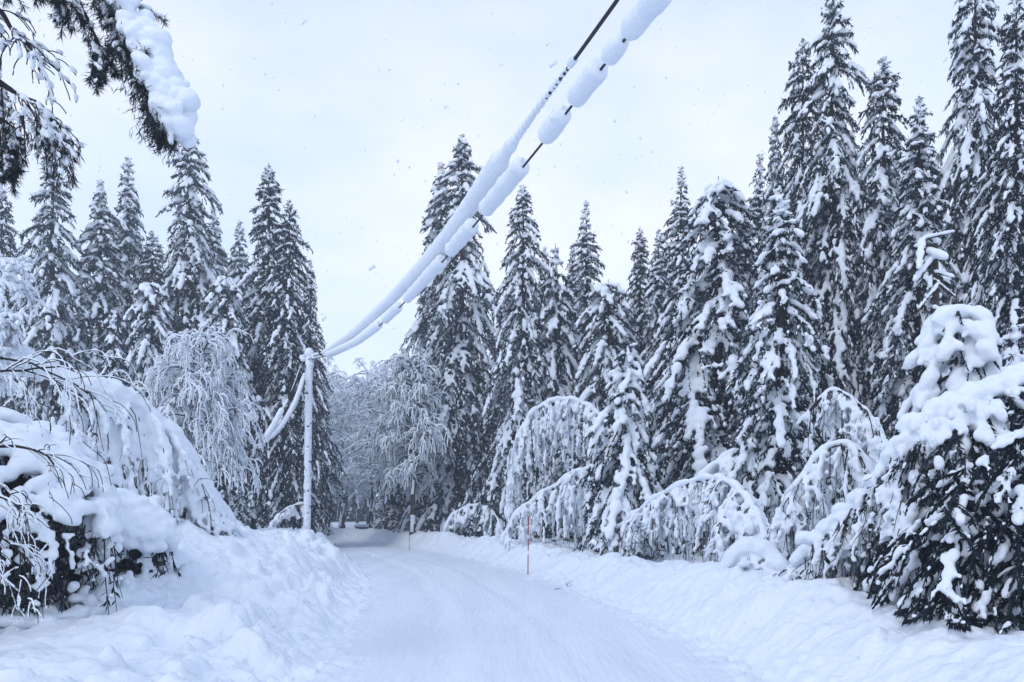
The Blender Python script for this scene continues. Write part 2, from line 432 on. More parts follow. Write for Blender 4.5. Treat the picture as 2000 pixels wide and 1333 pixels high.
# ------------------------------------------------------------------ broadleaf wood and twigs
def grow(rng, out, p, d, L, r, lvl, maxl, grav, nch, spread, seg=5, jit=.18, ratio=.55, floor=None):
    p = np.array(p, float); d = np.array(d, float); d /= np.linalg.norm(d)
    pts = [p.copy()]; dirs = [d.copy()]; st = L / seg
    for i in range(seg):
        d = d + rng.normal(0, jit, 3) + np.array([0, 0, -grav[lvl] * (i + 1) / seg])
        d /= np.linalg.norm(d); p = p + d * st
        if floor is not None and p[2] < floor: p[2] = floor
        pts.append(p.copy()); dirs.append(d.copy())
    rad = np.linspace(r, r * .45, seg + 1)
    out.append((np.array(pts), rad, lvl))
    if lvl < maxl:
        for c in range(nch[lvl]):
            f = rng.uniform(.25, 1.0) * seg; i = min(int(f), seg - 1); a = f - i
            q = pts[i] * (1 - a) + pts[i + 1] * a; dd = dirs[i]
            side = rng.normal(size=3); side -= dd * side.dot(dd); side /= np.linalg.norm(side) + 1e-9
            nd = dd * math.cos(spread) + side * math.sin(spread)
            grow(rng, out, q, nd, L * ratio * rng.uniform(.6, 1.25), rad[i] * .55, lvl + 1, maxl, grav, nch, spread, seg, jit, ratio, floor)

def snowy_wood(out, rng, rmin=.006, load=.03, lump=.5, sides=4, skip=.1):
    """dark wood of the polylines and the snow that lies on top of it"""
    wood, snw = MB(), MB()
    for pts, rad, lvl in out:
        tube(wood, pts, np.maximum(rad, rmin), sides)
        if rng.random() < skip: continue
        t = np.gradient(pts, axis=0); t /= np.linalg.norm(t, axis=1, keepdims=True) + 1e-9
        flat = np.sqrt(np.clip(1 - t[:, 2] ** 2, .12, 1))
        k = len(pts) * 2 - 1; w = np.linspace(0, len(pts) - 1, k); ii = np.arange(len(pts))
        P = interp(w, ii, pts); fl = np.interp(w, ii, flat); rr = np.interp(w, ii, np.maximum(rad, rmin))
        sr = rr * .9 + load * fl * rng.uniform(1 - lump, 1 + lump, k)
        P[:, 2] += rr * .6 + sr * .5 * fl
        tube(snw, P, sr, max(sides, 4))
    return wood, snw

def frosted(seed, H, spreadR, trunk_r, droop=1.0, limbs=14, load=.035, crown0=.35, twigs=(6, 6), name='birch', rmin=.01, upk=.5):
    rng = np.random.default_rng(seed); out = []
    tz = np.linspace(0, H * .95, 10); wob = np.cumsum(rng.normal(0, .012 * H, (10, 2)), 0) * .5; wob[0] = 0
    tr = np.concatenate([wob, tz[:, None]], 1); trad = np.linspace(trunk_r, trunk_r * .2, 10)
    stem = [(tr, trad, 0)]
    for k in range(limbs):
        f = crown0 + (1 - crown0) * (k + rng.random()) / limbs; f = min(f, .99)
        q = interp(np.array([f * 9]), np.arange(10), tr)[0]; az = k * 2.399 + rng.uniform(-.4, .4)
        L = spreadR * (1.25 - .55 * (f - crown0) / (1 - crown0)) * rng.uniform(.7, 1.2)
        grow(rng, out, q, (math.cos(az), math.sin(az), upk + .5 * f), L, trunk_r * .35, 0, 2, (.32 * droop, .5 * droop, .75 * droop), twigs, .8, 6, .16, .55)
    w0, s0 = snowy_wood(stem, rng, load=load * .5, sides=7, skip=0)
    w1, s1 = snowy_wood(out, rng, rmin=rmin, load=load, skip=.12)
    tm = w0.mesh('trunk', M_BARK); 
    s1.add(np.concatenate(s0.v), np.concatenate(s0.f))
    return dict(H=H, R=spreadR, trunk=tm, crown=w1.mesh('crown', M_TWIG), snow=s1.mesh('snow_cover', M_SNOW))

# ------------------------------------------------------------------ bent birches: an arching stem and its curtain of laden twigs
def pline(pts, n=40):
    """smooth polyline through (px, py, Y) points"""
    P = np.array([at(*p) for p in pts]); k = np.arange(len(P))
    # Catmull-Rom
    w = np.linspace(0, len(P) - 1, n); i = np.clip(w.astype(int), 0, len(P) - 2); f = (w - i)[:, None]
    p0 = P[np.maximum(i - 1, 0)]; p1 = P[i]; p2 = P[i + 1]; p3 = P[np.minimum(i + 2, len(P) - 1)]
    return .5 * (2 * p1 + (p2 - p0) * f + (2 * p0 - 5 * p1 + 4 * p2 - p3) * f ** 2 + (3 * p1 - p0 - 3 * p2 + p3) * f ** 3)

def curtain(rng, snw, twg, P, dens, lmin, lmax, outw=.4, r=(.045, .1), cover=.6, fine=6, start=0.0, end=1.0, rimed=None, drift=0.0):
    seg = np.linalg.norm(np.diff(P, axis=0), axis=1); s = np.concatenate([[0], np.cumsum(seg)]); tot = s[-1]
    T = np.gradient(P, axis=0); T /= np.linalg.norm(T, axis=1, keepdims=True)
    n = int(tot * dens)
    for k in range(n):
        a = (start + (end - start) * (k + rng.random()) / n) * tot
        p = np.array([np.interp(a, s, P[:, i]) for i in range(3)]); t = np.array([np.interp(a, s, T[:, i]) for i in range(3)])
        lat = np.array([-t[1], t[0], 0]); lat /= np.linalg.norm(lat) + 1e-9
        o = lat * rng.uniform(-1, 1) * outw + np.array([t[0], t[1], 0]) * rng.uniform(-.2, .6) * outw + np.array([drift, 0, 0]) * rng.random()
        room = p[2] - gz(p[0] + o[0], p[1] + o[1])
        ln = min(rng.uniform(lmin, lmax), room * rng.uniform(.85, 1.05))
        if ln < .12: continue
        nv = 7; v = np.linspace(0, 1, nv)
        Q = p + o * np.sqrt(v)[:, None] + np.stack([0 * v, 0 * v, -ln * (v ** 1.25)], -1) + np.cumsum(rng.normal(0, .018, (nv, 3)), 0)
        tube(twg, Q, np.linspace(.012, .005, nv), 3)
        if rng.random() < .12: continue
        nsub = rng.integers(2, 5)
        for q_ in range(nsub):
            v0 = 0 if q_ == 0 else rng.uniform(.1, .6); v1 = rng.uniform(max(v0 + .2, .5), 1.0)
            m = int((v1 - v0) * (ln + .3) / (r[0] * 1.25)) + 1
            w = np.linspace(max(v0, min(.3, .12 / ln)), v1, m)
            sp = rng.normal(0, .10, 3) * [1, 1, 0]
            C = interp(w, v, Q) + sp * ((w - v0) / (v1 - v0 + .01))[:, None] ** .7
            tube(twg, C, .005, 3) if m > 2 else None
            ph = rng.uniform(0, 6.28); g = np.sin(w * ln * rng.uniform(5, 11) + ph) + rng.uniform(-.9, .9, m)
            kp = g < (cover * 2.6 - 1.3); C = C[kp]; kk = len(C)
            if not kk: continue
            rb = r[0] + (r[1] - r[0]) * rng.random(kk) ** 1.8 * (1.15 - .6 * w[kp])
            blobs(snw, rng, C + rng.normal(0, .018, (kk, 3)), rb * .85, rng.normal(0, .5, (kk, 3)) + [0, 0, -1.0], (1.3, 1, 1), .2)
        # side twiglets, dark and rimed
        q = rng.integers(1, nv, fine); C = Q[q]; D = rng.normal(0, .6, (fine, 3)) + [0, 0, -.9]
        for c0, d0 in zip(C, D):
            l2 = rng.uniform(.12, .35) * min(1, ln)
            d0 = d0 / np.linalg.norm(d0); e = c0 + d0 * l2 + [0, 0, -.05]
            tube(twg, np.array([c0, (c0 + e) / 2 + [0, 0, .02], e]), [.006, .005, .003], 3, cap=False)
            if rng.random() < cover:
                z = np.array([.45, .75, 1.0]); CC = c0 + (e - c0) * z[:, None]
                blobs(snw, rng, CC, rng.uniform(.6, 1.0, 3) * r[0], d0, (1.3, 1, 1), .15)

def bent_birch(label, pts, snow_r=.12, stem_r=.05, seed=0, dens=9, lmin=.4, lmax=2.0, outw=.5, r=(.04, .085), cover=.6, voxel=.034, group='birches bent to the ground by snow', taper=.5,
               start=.12, side=0, name='bent_birch', extra=None, drift=0.0, fine=6):
    rng = np.random.default_rng(900 + seed); P = pline(pts); n = len(P)
    base = Vector(P[0]); stem, twg, snw = MB(), MB(), MB()
    tube(stem, P, np.linspace(stem_r, stem_r * .4, n), 7)
    tot = np.linalg.norm(np.diff(P, axis=0), axis=1).sum()
    m = int(tot / (snow_r * .45)); w = np.linspace(0, n - 1, m)
    def ridge(PP, rr, mm):
        ii = np.arange(len(PP)); w = np.linspace(0, len(PP) - 1, mm); C = interp(w, ii, PP); D = interp(w, ii, np.gradient(PP, axis=0))
        rb = rr * np.linspace(1, taper, mm) * (1 + .22 * np.sin(np.cumsum(rng.uniform(0, .9, mm))) + rng.uniform(-.1, .1, mm))
        C[:, 2] += rb * .5; blobs(snw, rng, C, rb, D, (1.2, 1.0, .85), .06)
    ridge(P, snow_r, m)
    # side limbs that arch over from the stem
    for k in range(side):
        a = rng.uniform(.2, .9); i = int(a * (n - 1)); t = P[min(i + 1, n - 1)] - P[i]; t /= np.linalg.norm(t)
        lat = np.array([-t[1], t[0], 0]) * (1 if k % 2 else -1); L = rng.uniform(.4, 1.1) * min(lmax * .45, 1.2)
        v = np.linspace(0, 1, 8)
        Q = P[i] + (lat * .8 + t * .5) * (L * v)[:, None] + np.stack([0 * v, 0 * v, L * (.25 * v - .9 * v ** 2)], -1)
        tube(stem, Q, np.linspace(stem_r * .45, .01, 8), 5)
        ridge(Q, snow_r * .42, max(4, int(L / (snow_r * .3))))
        curtain(rng, snw, twg, Q, dens * .7, lmin * .6, lmax * .7, outw * .5, r, cover, fine)
    curtain(rng, snw, twg, P, dens, lmin, lmax, outw, r, cover, fine, start, 1.0, drift=drift)
    if extra: extra(rng, snw, twg, stem)
    o3 = np.array(base)
    for mb in (stem, twg, snw): mb.v = [v - o3 for v in mb.v]
    t = thing(name, label, 'birch', tuple(base), 0, group)
    child('trunk', stem.mesh('trunk', M_BARK), t); child('twigs', twg.mesh('twigs', M_TWIG), t)
    child('snow_cover', remesh(snw.mesh('snow_cover', M_SNOWNEAR), voxel, 2, .5), t)
    return t
#MARK_TREES
GL = 'spruces in the stand on the left'
GC = 'spruces in the stand beyond the road bend'
GR = 'spruces in the stand on the right'
TREES = [
 # proto, px, py, Y, halfwidth, rot, group, label
 ('a', 4, 362, 50, 70, .3, GL, 'snowy spruce cut by the left edge of the photo, beside the first full spruce'),
 ('i', 103, 312, 48, 84, 1.1, GL, 'tall pointed snowy spruce standing behind the rimed branches at far left'),
 ('b', 197, 350, 50, 72, 2.0, GL, 'snow crusted spruce with blunt tip, second full spruce from the left edge'),
 ('d', 250, 305, 56, 66, .5, GL, 'slim tall spruce, third full spruce from the left edge'),
 ('c', 297, 450, 50, 62, 2.5, GL, 'short spruce between the slim spruce and the tallest spruce of the left stand'),
 ('k', 370, 245, 52, 90, 4.0, GL, 'tallest spruce of the left stand, pale snowy top just below the snow-loaded pine bough'),
 ('b', 416, 400, 58, 60, 5.0, GL, 'narrow spruce tucked against the right side of the tallest left spruce'),
 ('d', 468, 430, 58, 55, 3.0, GL, 'low narrow spruce top in the dip between two tall left spruces'),
 ('a', 525, 318, 45, 84, 2.2, GL, 'broad dark spruce with a sharp tip, last tall one left of the utility pole'),
 ('c', 565, 390, 43, 66, .9, GL, 'tall spruce directly behind the utility pole, its right edge against the sky'),
 ('g', 606, 505, 43, 40, 1.9, GL, 'low spruce top peeping out right of the spruce behind the utility pole'),
 ('e', 296, 545, 40, 55, 1.9, GL, 'rounded snow-hooded spruce in front of the left stand, left of the white birch'),
 ('f', 222, 600, 36, 42, 1.9, GL, 'small young spruce above the big snow arch on the left'),
 ('e', 440, 532, 42, 60, .2, GL, 'drooping round-topped spruce behind the right side of the white weeping birch'),
 ('b', 862, 316, 56, 74, 1.9, GC, 'tall spruce close behind the left shoulder of the biggest middle spruce'),
 ('k', 902, 262, 51, 98, .2, GC, 'biggest dark spruce in the middle, crossed by the snowy power cables'),
 ('i', 1022, 360, 42, 72, 3.9, GC, 'pointed spruce next right of the biggest middle spruce'),
 ('f', 1085, 476, 42, 60, 2.9, GC, 'lower neat conical spruce above the tallest birch arch'),
 ('d', 1064, 480, 50, 40, 2.9, GC, 'thin spruce tip just left of the neat conical spruce'),
 ('j', 1145, 392, 44, 68, 5.9, GC, 'tall snowy spruce with a second lower tip on its right'),
 ('d', 1118, 476, 48, 50, 1.4, GC, 'slim spruce between the neat conical spruce and the twin tipped one'),
 ('e', 1188, 545, 39, 68, 1.4, GC, 'hooded round-topped spruce to the right behind the tallest birch arch'),
 ('a', 1250, 442, 42, 62, 1.0, GR, 'pointed spruce right of the round-topped hooded spruce, left one of a close pair'),
 ('d', 1286, 446, 40, 52, 2.0, GR, 'right one of a close pair of spruces with a thin bare leader'),
 ('j', 1330, 325, 38, 78, 2.7, GR, 'tall pointed spruce left of the broad domed spruce'),
 ('e', 1403, 345, 27, 118, 2.7, GR, 'broad domed spruce with a rounded snow-hung top'),
 ('j', 1484, 300, 36, 84, .7, GR, 'pale spruce filling the space behind the domed spruce and the near pointed one'),
 ('d', 1514, 225, 32, 60, .1, GR, 'thin pine-like pale top rising left of the giant spruce'),
 ('h', 1525, 350, 20, 108, 1.1, GR, 'near snow-fingered spruce right of the domed one, reaching down to the birch arches'),
 ('k', 1625, -25, 28, 112, 3.1, GR, 'giant spruce whose tip touches the top of the photo'),
 ('c', 1568, 75, 31, 90, 4.1, GR, 'slightly lower spruce against the left side of the giant spruce'),
 ('i', 1725, 110, 27, 98, 5.1, GR, 'heavily snowed spruce right of the giant spruce'),
 ('b', 1795, 185, 24, 95, .1, GR, 'lower snowy spruce between the heavily snowed spruce and the dark giant on the right'),
 ('k', 1905, -110, 24, 118, .9, GR, 'dark giant spruce with its tip above the top of the photo'),
 ('a', 1985, -20, 19, 110, 2.9, GR, 'nearest tall spruce at the right edge of the photo'),
]
add_proto('h', seed=8, H=11, R=1.9, snow=1.15, voxel=.045, step=.4, gap=.28, droop=1.35, leafn=1.5, leafsz=.8)
for (k, px, py, Y, w, rz, grp, lab) in TREES:
    place(k, px, py, Y, w, lab, grp, rz)
# spruces of the back rows that only show as dark shapes between the others
rb = random.Random(5)
for (px0, px1, n, pyt, grp) in ((-60, 480, 14, 560, GL), (850, 1300, 8, 590, GC), (1300, 2150, 12, 420, GR)):
    for i in range(n):
        px = px0 + (px1 - px0) * (i + rb.random() * .8) / n; Y = rb.uniform(58, 72) if px < 1300 else rb.uniform(42, 56)
        place('g' if i % 2 else 'c', px, pyt + rb.uniform(-40, 70), Y, rb.uniform(52, 70), 'dim spruce of the back row, seen only in the gaps between the nearer spruces',
              'back row spruces', rb.uniform(0, 6))
for i in range(9):
    px = 1050 + i * 52; place('j' if i % 2 else 'd', px, rb.uniform(500, 600), rb.uniform(46, 54), 55, 'half hidden spruce filling the middle rows of the right stand', 'middle row spruces', rb.uniform(0, 6))
place('f', 768, 905, 58, 36, 'small dark spruce far off at the road bend, left of the rimed roadside tree', None, 1.0)
place('f', 470, 948, 30, 17, 'tiny snow-dusted spruce sapling on the bank left of the utility pole', None, 2.0, name='spruce_sapling')
for i in range(13):
    px = 540 + i * 26; Y = 122 + rb.uniform(-6, 14)
    place('c' if i % 2 else 'a', px, rb.uniform(715, 790), Y, 46, 'hazy far spruce beyond the bend, behind the rimed birches', 'far spruces beyond the bend', rb.uniform(0, 6))
print('spruces', time.time() - T0)

# ------------------------------------------------------------------ rimed birches
PROTO['w'] = frosted(31, 8, 1.9, .13, droop=1.6, limbs=34, load=.028, crown0=.3, twigs=(12, 6), rmin=.010, upk=.75)
PROTO['x'] = frosted(32, 11, 1.9, .19, droop=1.25, limbs=44, load=.042, crown0=.33, twigs=(10, 6), rmin=.02, upk=.25)
PROTO['y'] = frosted(33, 16, 2.4, .13, droop=.9, limbs=26, load=.05, crown0=.22, twigs=(6, 4), rmin=.016)
PROTO['z'] = frosted(34, 16, 2.2, .11, droop=1.3, limbs=24, load=.05, crown0=.3, twigs=(6, 4), rmin=.016)
place('w', 378, 655, 27, 68, 'white rimed weeping birch with twigs hanging to the ground, in front of the left spruces', None, .4, 'birch', 'birch_tree')
place('w', 345, 705, 28, 46, 'lower rimed birch merging with the left side of the white weeping birch', None, 2.4, 'birch', 'birch_tree')
place('x', 806, 684, 46.5, 41, 'rimed roadside tree with a round grey-white crown and dark trunk beside the bend', None, .4, 'roadside tree', 'rimed_tree')
rb = random.Random(9)
GF = 'rimed birches in the far haze at the road bend'
for i in range(26):
    Y = 58 + 62 * (i / 25.) ** .8; px = 612 + rb.uniform(0, 190)
    px = max(px, 1000 + F * (float(xc(Y)) + 4.6 * float(slope(Y))) / Y + rb.uniform(0, 40))
    place('y' if i % 3 else 'z', px, rb.uniform(695, 770) if Y > 75 else rb.uniform(740, 800), Y, rb.uniform(30, 50) * (70 / Y) ** .5, 'pale rimed birch fading into the haze beyond the road bend', GF, rb.uniform(0, 6), 'birch', 'birch_tree')
print('birches', time.time() - T0)

# ------------------------------------------------------------------ bent birches
bent_birch('tallest birch arch, a white hoop of snow in front of the middle spruces', [(992, 1010, 34), (1002, 900, 34), (1035, 815, 33.5), (1090, 783, 33), (1145, 792, 32), (1190, 835, 31), (1202, 880, 30)], .19, .08, 1, 8, 1.2, 4.0, .6, (.045, .095), .6, .042, start=.12, side=5)
bent_birch('broad birch arch right behind the nearer red marker stick', [(985, 1062, 29), (1010, 1010, 28.5), (1065, 965, 27.5), (1130, 925, 26), (1180, 912, 25), (1215, 935, 24)], .19, .07, 2, 10, .6, 2.6, .55, (.045, .095), .6, .042, start=.1, side=5)
bent_birch('small round birch arch at the foot of the biggest middle spruce', [(862, 1060, 42), (880, 1012, 42), (925, 988, 41), (965, 1005, 40), (985, 1050, 39)], .14, .06, 3, 10, .4, 2.0, .5, (.055, .10), .62, .055, start=.05, side=3)
bent_birch('wide low birch arch on the right verge, left of the small snow mound', [(1165, 1062, 23), (1215, 1030, 21.5), (1290, 972, 19.5), (1370, 938, 17.8), (1430, 948, 16.6), (1475, 1000, 15.6), (1495, 1060, 15)], .14, .06, 4, 17, .4, 2.1, .5, (.032, .075), .66, .03, start=.08, side=7)
bent_birch('birch arch behind the wide low one, mostly hidden, joining the near spruce', [(1370, 935, 20), (1410, 898, 20), (1450, 885, 19.8), (1490, 910, 19.5), (1510, 960, 19.5)], .12, .05, 5, 14, .3, 1.4, .5, (.045, .09), .7, .04, side=2)
bent_birch('birch arch between the near spruce and the big dark bent spruce', [(1500, 1080, 14), (1530, 1000, 13.8), (1580, 915, 13.6), (1630, 870, 13.4), (1680, 885, 13.2), (1705, 930, 13)], .11, .05, 6, 15, .4, 1.9, .5, (.03, .065), .62, .028, start=.1, side=6)
bent_birch('thin dark birch arch leaning right above the others, near the snow-capped spruce', [(1560, 830, 17.5), (1620, 765, 17), (1670, 785, 16.8), (1715, 830, 16.6), (1745, 890, 16.5)], .07, .045, 7, 16, .4, 1.9, .45, (.032, .065), .5, .034, side=4, fine=9)
bent_birch('low snow-smothered birch at the near right verge, under a leaning snowy stem', [(1515, 1165, 11.6), (1535, 1130, 11.4), (1580, 1100, 11), (1640, 1090, 10.6), (1700, 1085, 10.4)], .12, .04, 8, 28, .3, 1.1, .4, (.028, .06), .7, .026, start=.05, side=6)
bent_birch('leaning broken stem under a thick roll of snow, beside the big dark bent spruce', [(1560, 1100, 11), (1605, 1065, 10.8), (1655, 1038, 10.6), (1712, 1016, 10.4)], .125, .05, 9, 10, .1, .5, .2, (.025, .05), .4, .025, taper=.8)
bent_birch('snowy low sprays leaning over the verge left of the wide low birch arch', [(1150, 1062, 25), (1175, 1030, 25), (1205, 985, 24.5), (1235, 950, 24)], .12, .05, 10, 14, .3, 1.0, .5, (.05, .09), .7, .045, side=3)
bent_birch('small snow-smothered bush mounded at the verge right of the wide low birch arch', [(1428, 1108, 13.9), (1445, 1088, 13.8), (1475, 1080, 13.6), (1505, 1092, 13.4), (1525, 1112, 13.2)], .2, .03, 11, 16, .2, .45, .35, (.03, .07), .7, .03, name='snowy_bush', taper=.9)
bent_birch('great snow-thick birch arch on the left, sweeping down to the bank', [(0, 715, 13.2), (60, 728, 13.5), (120, 745, 13.7), (190, 772, 14), (270, 798, 14.5), (330, 856, 15), (378, 925, 15.5), (415, 985, 16), (442, 1030, 16.3)], .26, .06, 12, 15, .7, 2.6, .6, (.04, .10), .64, .034, start=.2, side=6, taper=.8)
bent_birch('snow-laden little birch leaning at the foot of the left spruces beside the pole', [(590, 985, 39), (570, 990, 39), (545, 1005, 39), (530, 1025, 39)], .1, .05, 13, 8, .3, .9, .5, (.06, .09), .6, .055, side=2)
print('arches', time.time() - T0)
#MARK_NEAR
# ------------------------------------------------------------------ near conifers on the right
def unique(name, label, px, Y, kw, rz=0.0, group=None, dz=0.0):
    p = spruce(**kw); g = atg(px, Y); g[2] += dz
    t = thing(name, label, 'spruce', tuple(g), rz, group)
    child('trunk', p['trunk'], t); child('crown', p['crown'], t); child('snow_cover', p['snow'], t)
    return t
def lean_fn(k, H, ax=0.0):
    def f(v):
        q = (np.maximum(v[:, 2], 0) / H) ** 1.6 * k; v = v.copy(); v[:, 0] += q * math.cos(ax); v[:, 1] += q * math.sin(ax); return v
    return f
unique('spruce_tree', 'slightly leaning knobbly snow-loaded spruce between the tall and the wide low birch arches', 1212, 23,
       dict(seed=41, H=6.4, R=1.5, z0=.3, snow=1.5, voxel=.042, droop=1.5, step=.34, gap=.26, leafn=2.0, leafsz=.7, conv=.6, wild=.4, deform=lean_fn(.38, 5), lump=.9), 1.0)
unique('spruce_tree', 'small near spruce wearing a thick smooth snow cap, right of the thin dark arch', 1868, 12,
       dict(seed=42, H=4.6, R=.9, z0=1.4, top='round', snow=1.9, voxel=.03, droop=1.5, step=.36, gap=.12, coh=.5, leafn=6, leafsz=.36, wild=.3), 2.0)
unique('spruce_tree', 'young snow-topped spruce filling the gap behind the broken snag', 1985, 14,
       dict(seed=43, H=4.6, R=1.1, z0=.5, snow=1.3, voxel=.04, droop=1.4, step=.34, gap=.25, leafn=1.6, leafsz=.7, conv=.6), 2.0)

# big dark spruce bent over, its spine falling from the right edge down to the verge
def bent_spruce():
    rng = np.random.default_rng(77)
    P = pline([(2230, 640, 9.6), (2090, 690, 9.3), (1985, 745, 9.0), (1905, 780, 8.8), (1840, 815, 8.7), (1775, 870, 8.9), (1725, 945, 9.4), (1665, 1005, 10), (1590, 1060, 10.5)], 60)
    base = P[0].copy(); base[2] = gz(base[0], base[1])
    c = Crown(rng, 1.25, .62, .2, 6.5, .36, 1.3, .1, .62); c.floor = .55; c.snow = 1.25
    n = len(P); T = np.gradient(P, axis=0)
    for k in range(150):
        a = rng.uniform(0, .97) * (n - 1); i = int(a); p = P[i]; t = T[i] / np.linalg.norm(T[i]); f = a / n
        az0 = math.atan2(t[1], t[0]); az = az0 + rng.choice([-1, 1]) * rng.uniform(.5, 1.9)
        L = (1.2 - .85 * f) * rng.uniform(.6, 1.1)
        if f > .5: L *= .55
        c.bough(p + rng.normal(0, .04, 3), az, L, .12, rng.uniform(.9, 1.7), cover=(0.0, rng.uniform(.35, .75)), curl=1.5)
    # long hanging boughs in the shelter below
    for k in range(150):
        a = rng.uniform(0.0, .47) * (n - 1); i = int(a); p = P[i]; az = rng.uniform(0, 6.28)
        q = p + [rng.uniform(-.25, .25), rng.uniform(-.3, .5), -rng.uniform(.15, 1.6)]
        c.gap = .55 if rng.random() < .5 else .1
        c.bough(q, az, rng.uniform(.6, 1.15), .0, rng.uniform(1.0, 1.9), cover=(.3, 1.0), curl=1.4)
    c.gap = .1
    # thick snow along the spine
    m = 230; w = np.sort(rng.uniform(0, n - 1, m)); C = interp(w, np.arange(n), P); D = interp(w, np.arange(n), T)
    rb = (.145 - .04 * w / n) * rng.uniform(.6, 1.15, m); C[:, 2] += rb * .5; C[:, :2] += rng.normal(0, .07, (m, 2))
    c.lumps(C, rb, D)
    # egg shaped knobs of snow on the shoulder
    m = 70; w = rng.uniform(.12, .8, m) * (n - 1); C = interp(w, np.arange(n), P)
    C += np.stack([rng.uniform(-.3, .3, m), -rng.uniform(.05, .5, m), -rng.uniform(.05, .55, m) ** 1.4], -1)
    c.lumps(C, rng.uniform(.035, .085, m), np.tile([0, -.2, -1.0], (m, 1)))
    stem, tw_, cs = MB(), MB(), MB(); tube(stem, P, np.linspace(.11, .02, n), 8)
    curtain(rng, c.snw, stem, P, 13, .4, 1.3, .35, (.022, .055), .62, 8, .45, 1.0)
    Q = np.stack([np.linspace(base[i] + (.25 if i == 0 else 0), P[0][i], 8) for i in range(3)], -1); tube(stem, Q, .13, 8)
    cr, sn = c.finish(.022, 2, M_SNOWNEAR)
    t = thing('bent_spruce', 'big dark spruce bent over at the right edge, its spine thick with snow', 'spruce', tuple(base))
    def off(me):
        me.transform(__import__('mathutils').Matrix.Translation(-Vector(base))); return me
    child('trunk', off(stem.mesh('trunk', M_BARK)), t); child('crown', off(cr), t); child('snow_cover', off(sn), t)
bent_spruce()
unique('spruce_tree', 'low dark spruce standing under the bent one, its lowest boughs fingered with snow', 1885, 7.7,
       dict(seed=44, H=1.65, R=1.2, z0=.45, snow=1.05, voxel=.02, droop=1.3, step=.2, gap=.25, leafn=8, leafsz=.36, conv=.45, wild=.35, coh=.62, twsnow=1.4, lump=.55, rime=.05), .8)
unique('spruce_tree', 'dark snow-fingered young spruce cut by the lower right edge of the photo', 2010, 7.3,
       dict(seed=45, H=2.3, R=.9, z0=.45, snow=1.1, voxel=.022, droop=1.3, step=.22, gap=.4, leafn=7, leafsz=.36, coh=.62, twsnow=1.4, conv=.5, wild=.35, lump=.55, rime=.05), 2.8)
print('near right', time.time() - T0)

# broken snag with snow shelves
def snag():
    rng = np.random.default_rng(5); Y = 18.0
    base = atg(1828, Y); wood, snw = MB(), MB()
    top = at(1826, 470, Y)
    tube(wood, [base, (base + top) / 2 + [.06, 0, 0], top], [.13, .09, .06], 7)
    for (x0, y0, x1, y1, r) in ((1812, 462, 1860, 452, .07), (1800, 470, 1795, 520, .10), (1818, 490, 1842, 500, .13), (1830, 530, 1862, 540, .06), (1828, 560, 1795, 600, .06), (1825, 545, 1864, 577, .05),
                                (1800, 370, 1796, 372, .1), (1815, 510, 1788, 545, .08), (1826, 600, 1858, 612, .08), (1824, 640, 1790, 668, .07), (1826, 690, 1866, 716, .08)):
        if y0 < 400: continue
        p, q = at(x0, y0, Y - .1), at(x1, y1, Y - rng.uniform(0, .5)); w = np.linspace(0, 1, 7)[:, None]
        s0 = at(1826, (y0 + 1010) / 2 if y0 > 900 else y0 + 12, Y)
        tube(wood, [s0, p - [0, 0, r * .6], q - [0, 0, r * .5]], [.035, .03, .015], 5)
        blobs(snw, rng, p + (q - p) * w, r * rng.uniform(.75, 1.15, 7), q - p, (1.3, 1, .9), .1)
    blobs(snw, rng, [top], .12)
    for mb in (wood, snw): mb.v = [v - base for v in mb.v]
    t = thing('broken_snag', 'broken dead treetop with stubby snow shelves in front of the dark giant spruce', 'dead tree', tuple(base))
    child('trunk', wood.mesh('trunk', M_BARK), t); child('snow_cover', remesh(snw.mesh('snow_cover', M_SNOWNEAR), .03, 3), t)
snag()

